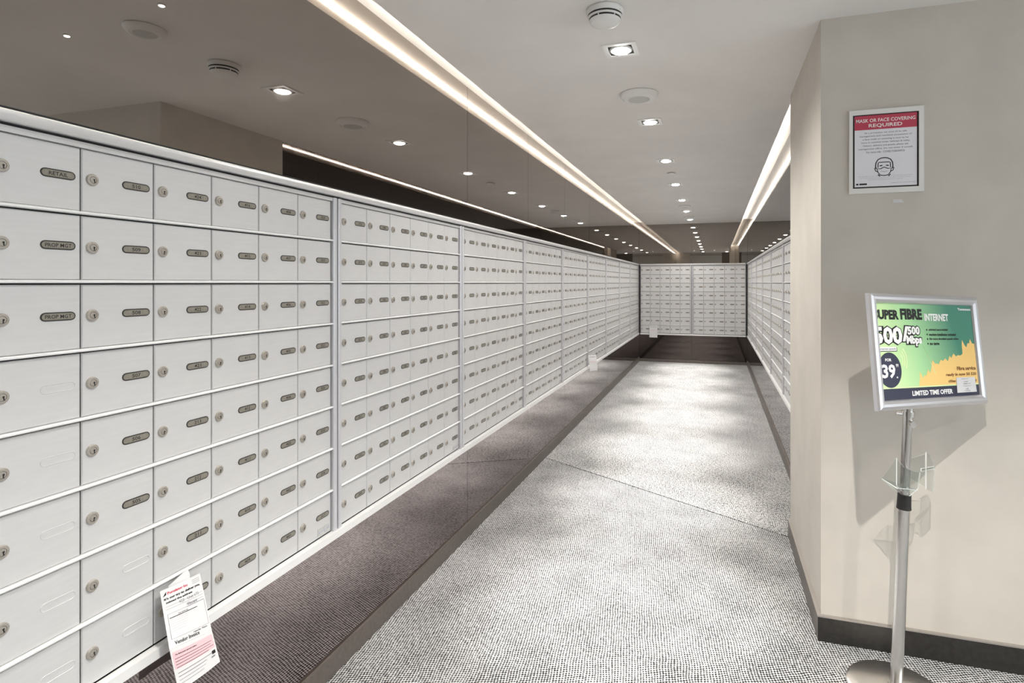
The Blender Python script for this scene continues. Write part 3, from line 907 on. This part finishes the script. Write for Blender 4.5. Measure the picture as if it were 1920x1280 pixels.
link('speed_lettering', t.mesh('speed_lettering'), po)
t = MB()
txt(t, 'FOR', .048, .575, .108, .605, -.0002, M_WHITEINK, .04)
txt(t, '39', .010, .635, .138, .780, -.0002, M_WHITEINK, .035); txt(t, '99', .146, .632, .172, .668, -.0002, M_WHITEINK, .02)
t.face([(U(.145), -.0002, V(.780)), (U(.158), -.0002, V(.780)), (U(.158), -.0002, V(.764)), (U(.145), -.0002, V(.764))], M_WHITEINK)
link('price_lettering', t.mesh('price_lettering'), po)
t = MB()
for i, (s_, u1) in enumerate((('unlimited usage included', .715), ('modem installation included', .800), ('No more throttled speeds online', .825), ('no term', .610))):
    v0 = .262 + i * .050
    txt(t, s_, .512, v0, u1, v0 + .030, -.0001, M_INK, .03)
    t.lathe([(.0032, -.0001), (0, -.0002)], (U(.492), 0, V(v0 + .014)), M_INK, 8, '-y', False)
link('feature_list', t.mesh('feature_list'), po)
t = MB()
for s_, u0, u1, v0 in (('Fibre service', .775, .985, .680), ('ready in now 50 520', .648, .985, .748), ('cities across the city', .668, .985, .818)):
    txt(t, s_, u0, v0, u1, v0 + .042, -.0001, M_BROWNINK, .035)
link('city_lettering', t.mesh('city_lettering'), po)
t = MB(); txt(t, 'LIMITED TIME OFFER', .285, .918, .705, .970, -.0001, M_WHITEINK, .035); link('offer_lettering', t.mesh('offer_lettering'), po)
t = MB(); t.face([(U(.752), -.0012, V(.965)), (U(.968), -.0012, V(.965)), (U(.962), -.0009, V(.800)), (U(.757), -.0009, V(.800))], M_PAPER)
t.face([(U(.752), .0, V(.965)), (U(.968), .0, V(.965)), (U(.962), .0, V(.800)), (U(.757), .0, V(.800))], M_PAPER)
for s_, u0, u1, v0 in (('Contact us at', .810, .880, .808), ('to order', .83, .88, .838), ('available now', .825, .905, .862), ('management ok', .82, .91, .888), ('call', .845, .875, .918), ('416 555 0142', .83, .895, .940)):
    txt(t, s_, u0, v0, u1, v0 + .014, -.0016, M_GREYINK, .0)
link('pasted_note', t.mesh('pasted_note'), po)['label'] = 'small white note pasted on the poster corner'

# clear acrylic leaflet holder: back strip across the pole with a pocket at either side
def sheet_solid(mb, pts, th):
    """thin clear sheet with frosted cut edges; pts is a planar polygon"""
    P = [Vector(p) for p in pts]
    n = (P[1] - P[0]).cross(P[2] - P[0]).normalized() * (th / 2)
    A = [p + n for p in P]; B = [p - n for p in P]
    mb.face(A, M_ACRYL); mb.face(B[::-1], M_ACRYL)
    for i in range(len(P)):
        j = (i + 1) % len(P)
        mb.face([A[i], B[i], B[j], A[j]], M_ACRYLEDGE)
hc = along(.755)
UH = Vector((.800, .600, 0)); NF = Vector((.600, -.800, 0)); ZZ = Vector((0, 0, 1))      # along the holder, out to the front, up
def H(a_, b_, c_): return hc + UH * a_ + NF * b_ + ZZ * c_
t = MB()
sheet_solid(t, [H(-.070, .022, -.030), H(-.070, .022, .060), H(-.035, .022, .025), H(.005, .022, .008), H(.040, .022, .000), H(.030, .022, -.055), H(-.010, .022, -.075), H(-.045, .022, -.055)], .0035)   # left front
sheet_solid(t, [H(-.070, .022, .060), H(-.070, .022, -.040), H(-.086, -.020, -.020)], .0035)                                                           # left wing
sheet_solid(t, [H(-.070, .022, -.040), H(-.084, -.020, -.022), H(-.010, -.020, -.075), H(.030, .022, -.060)], .0035)                                     # left floor
t.build('leaflet_holder', st)['label'] = 'clear acrylic leaflet pocket'
t = MB()
sheet_solid(t, [H(.045, .022, .012), H(.110, .022, .012), H(.110, .022, .004), H(.045, .022, .002)], .004)                                                # cross strip
sheet_solid(t, [H(.060, .024, .060), H(.060, .024, -.052), H(.035, -.018, -.030), H(.045, -.018, .035)], .0035)                                           # right pocket, inner side
sheet_solid(t, [H(.066, .024, .066), H(.066, .024, -.060), H(.122, .010, -.082), H(.126, .008, .010), H(.105, .012, .045)], .0035)                        # right pocket, front
t.build('leaflet_holder', st)['label'] = 'clear acrylic leaflet pocket'

# ------------------------------------------------------------------ paper slips hanging from mailboxes
from mathutils.geometry import interpolate_bezier
n1 = empty('delivery_notice', (-1.30, 1.105, .66)); tag(n1, 'folded white and pink delivery notice hanging from the first mailbox bank', 'notice')
O1 = Vector((-1.30, 1.105, .66))
def L1(x, y, z): return Vector((x, y, z)) - O1
PA = [L1(-1.304, 1.048, .643), L1(-1.304, 1.160, .633), L1(-1.266, 1.162, .488), L1(-1.266, 1.042, .512)]
PB = [L1(-1.266, 1.042, .512), L1(-1.266, 1.162, .488), L1(-1.250, 1.173, .402), L1(-1.250, 1.053, .405)]
def panel_map(P, a_, b_, lift):
    q = P[0] * (1 - a_) * (1 - b_) + P[1] * a_ * (1 - b_) + P[2] * a_ * b_ + P[3] * (1 - a_) * b_
    n = (P[1] - P[0]).cross(P[3] - P[0]).normalized()
    if n.x < 0: n = -n
    bow = .004 * math.sin(PI * a_)
    return q + n * (lift + bow)
def panel(mb, P, u0, v0, u1, v1, lift, m, nu=6, nv=3):
    for i in range(nu):
        for j in range(nv):
            q = [(u0 + (u1 - u0) * (i + di) / nu, v0 + (v1 - v0) * (j + dj) / nv) for di, dj in ((0, 0), (1, 0), (1, 1), (0, 1))]
            mb.face([panel_map(P, a_, b_, lift) for a_, b_ in q], m, True)
def ptext(mb, P, s_, u0, v0, u1, v1, m, bold=0.0):
    vs, fs, W_, H_ = text_data(s_, bold)
    if not vs: return
    b = len(mb.v); k = mb.mi(m)
    mb.v += [tuple(panel_map(P, u0 + v[0] / W_ * (u1 - u0), v1 + (v0 - v1) * v[1] / H_, .0007)) for v in vs]
    for f in fs: mb.f.append(tuple(b + i for i in f)); mb.m.append(k); mb.smooth.append(False)
def two_sided(mb, P, m):
    panel(mb, P, 0, 0, 1, 1, 0, m); panel(mb, P, 0, 0, 1, 1, -.0006, m)
t = MB(); two_sided(t, PA, M_PAPER); leaf_a = t.build('upper_leaf', n1)
t = MB(); two_sided(t, PB, M_PAPER); leaf_b = t.build('lower_leaf', n1)
t = MB()
t.face([L1(-1.311, 1.076, .640), L1(-1.306, 1.078, .630), L1(-1.305, 1.132, .628), L1(-1.308, 1.133, .646), L1(-1.310, 1.129, .659)], M_PAPER)
t.face([p + Vector((-.0008, 0, 0)) for p in (L1(-1.311, 1.076, .640), L1(-1.306, 1.078, .630), L1(-1.305, 1.132, .628), L1(-1.308, 1.133, .646), L1(-1.310, 1.129, .659))][::-1], M_PAPER)
t.build('adhesive_tab', n1)
t = MB()
for i in range(4): panel(t, PA, .06 if i < 2 else .5, .30 + .0 * i + .045 * i, .96, .304 + .045 * i, .0004, M_GREYINK, 4, 1)
for i in range(7): panel(t, PA, .11, .50 + .038 * i, .55 - .02 * i, .503 + .038 * i, .0004, M_FAINTINK, 3, 1)
t.build('form_lines', leaf_a); t = MB()
for (a0, b0, a1, b1) in ((.07, .43, .96, .434), (.07, .43, .077, .86), (.953, .43, .96, .86), (.07, .856, .96, .86)): panel(t, PA, a0, b0, a1, b1, .0004, M_GREYINK, 4, 2)
t.build('form_box', leaf_a); t = MB()
for i in range(3): panel(t, PA, .74, .05 + .028 * i, .95, .056 + .028 * i, .0004, M_GREYINK, 2, 1)
panel(t, PA, .10, .50, .75, .512, .0005, M_INK, 3, 1)
t.build('form_lines', leaf_a)
t = MB(); ptext(t, PA, 'Purolator Inc', .14, .06, .62, .105, M_REDINK, .03); t.build('printed_line', leaf_a)
t = MB(); t.face([panel_map(PA, .03, .12, .0007), panel_map(PA, .12, .045, .0007), panel_map(PA, .11, .10, .0007)], M_INK); t.build('printed_mark', leaf_a)
t = MB(); ptext(t, PA, "It's our try to deliver you,", .05, .145, .93, .195, M_INK, .045); t.build('printed_line', leaf_a)
t = MB(); ptext(t, PA, 'missed the address', .08, .215, .70, .250, M_INK, .035); t.build('printed_line', leaf_a)
t = MB(); ptext(t, PA, '423   Unit 173', .35, .275, .85, .325, M_GREYINK, .0); t.build('printed_line', leaf_a)
t = MB(); ptext(t, PA, 'Vincent', .52, .37, .78, .42, M_GREYINK, .02); t.build('printed_line', leaf_a)
t = MB(); ptext(t, PA, 'For pick up', .30, .47, .52, .495, M_INK, .02); t.build('printed_line', leaf_a)
t = MB(); ptext(t, PA, 'Vendor Invoice', .12, .90, .68, .965, M_INK, .02); t.build('printed_line', leaf_a)
t = MB(); ptext(t, PA, 'ready 9am', .55, .875, .90, .905, M_INK, .02); t.build('printed_line', leaf_a)
t = MB(); ptext(t, PB, 'To find your parcel online', .08, .155, .55, .200, M_INK, .03); t.build('printed_line', leaf_b)
t = MB(); panel(t, PB, .03, .10, .97, .50, .0003, M_PINK, 5, 2); t.build('pink_band', leaf_b)
t = MB()
for i in range(4): panel(t, PB, .06, .26 + .07 * i, (.92, .88, .94, .80)[i], .272 + .07 * i, .0006, M_INK, 4, 1)
for i in range(4): panel(t, PB, .06, .60 + .085 * i, (.90, .70, .66, .60)[i], .61 + .085 * i, .0006, M_INK if i < 2 else M_GREYINK, 4, 1)
panel(t, PB, .86, .56, .95, .66, .0006, M_INK, 2, 1); panel(t, PB, .82, .70, .92, .74, .0006, M_GREYINK, 2, 1)
t.build('instruction_lines', leaf_b)

def slip(loc, rz, wd, ht, label, out):
    r = empty('delivery_notice', loc, rz); tag(r, label, 'notice')
    t = MB(); n = 6
    for i in range(n):
        a_, b_ = i / n, (i + 1) / n
        f_ = lambda q: -out * math.sin(q * 1.6)
        for y_ in (0, .0008):
            t.face([(-wd / 2, f_(a_) + y_, -a_ * ht), (wd / 2, f_(a_) + y_, -a_ * ht), (wd / 2, f_(b_) + y_, -b_ * ht), (-wd / 2, f_(b_) + y_, -b_ * ht)], M_PAPER, True)
    leaf = t.build('leaf', r)
    t = MB(); f_ = lambda q: -out * math.sin(q * 1.6) - .0012
    for k, (z0, z1, m, s_) in enumerate(((.09, .16, M_GREYINK, 'We missed you'), (.40, .48, M_PINK, 'Delivery notice'))):
        vs, fs, W_, H_ = text_data(s_, .03)
        b = len(t.v); kk = t.mi(m); ww = wd * .78
        t.v += [(-ww / 2 + v[0] / W_ * ww, f_(z1 + (z0 - z1) * v[1] / H_), -(z1 + (z0 - z1) * v[1] / H_) * ht) for v in vs]
        for q in fs: t.f.append(tuple(b + i for i in q)); t.m.append(kk); t.smooth.append(False)
        t.build('printed_line', leaf); t = MB()
    return r
slip((XL + .062, 5.905, .630), PI / 2 - .75, .10, .165, 'white paper slip sticking out low between fifth and sixth left banks', .03)
slip((-1.060, YB - .012, .645), 0, .140, .215, 'white notice hanging on the left mailbox bank of the end wall', .012)
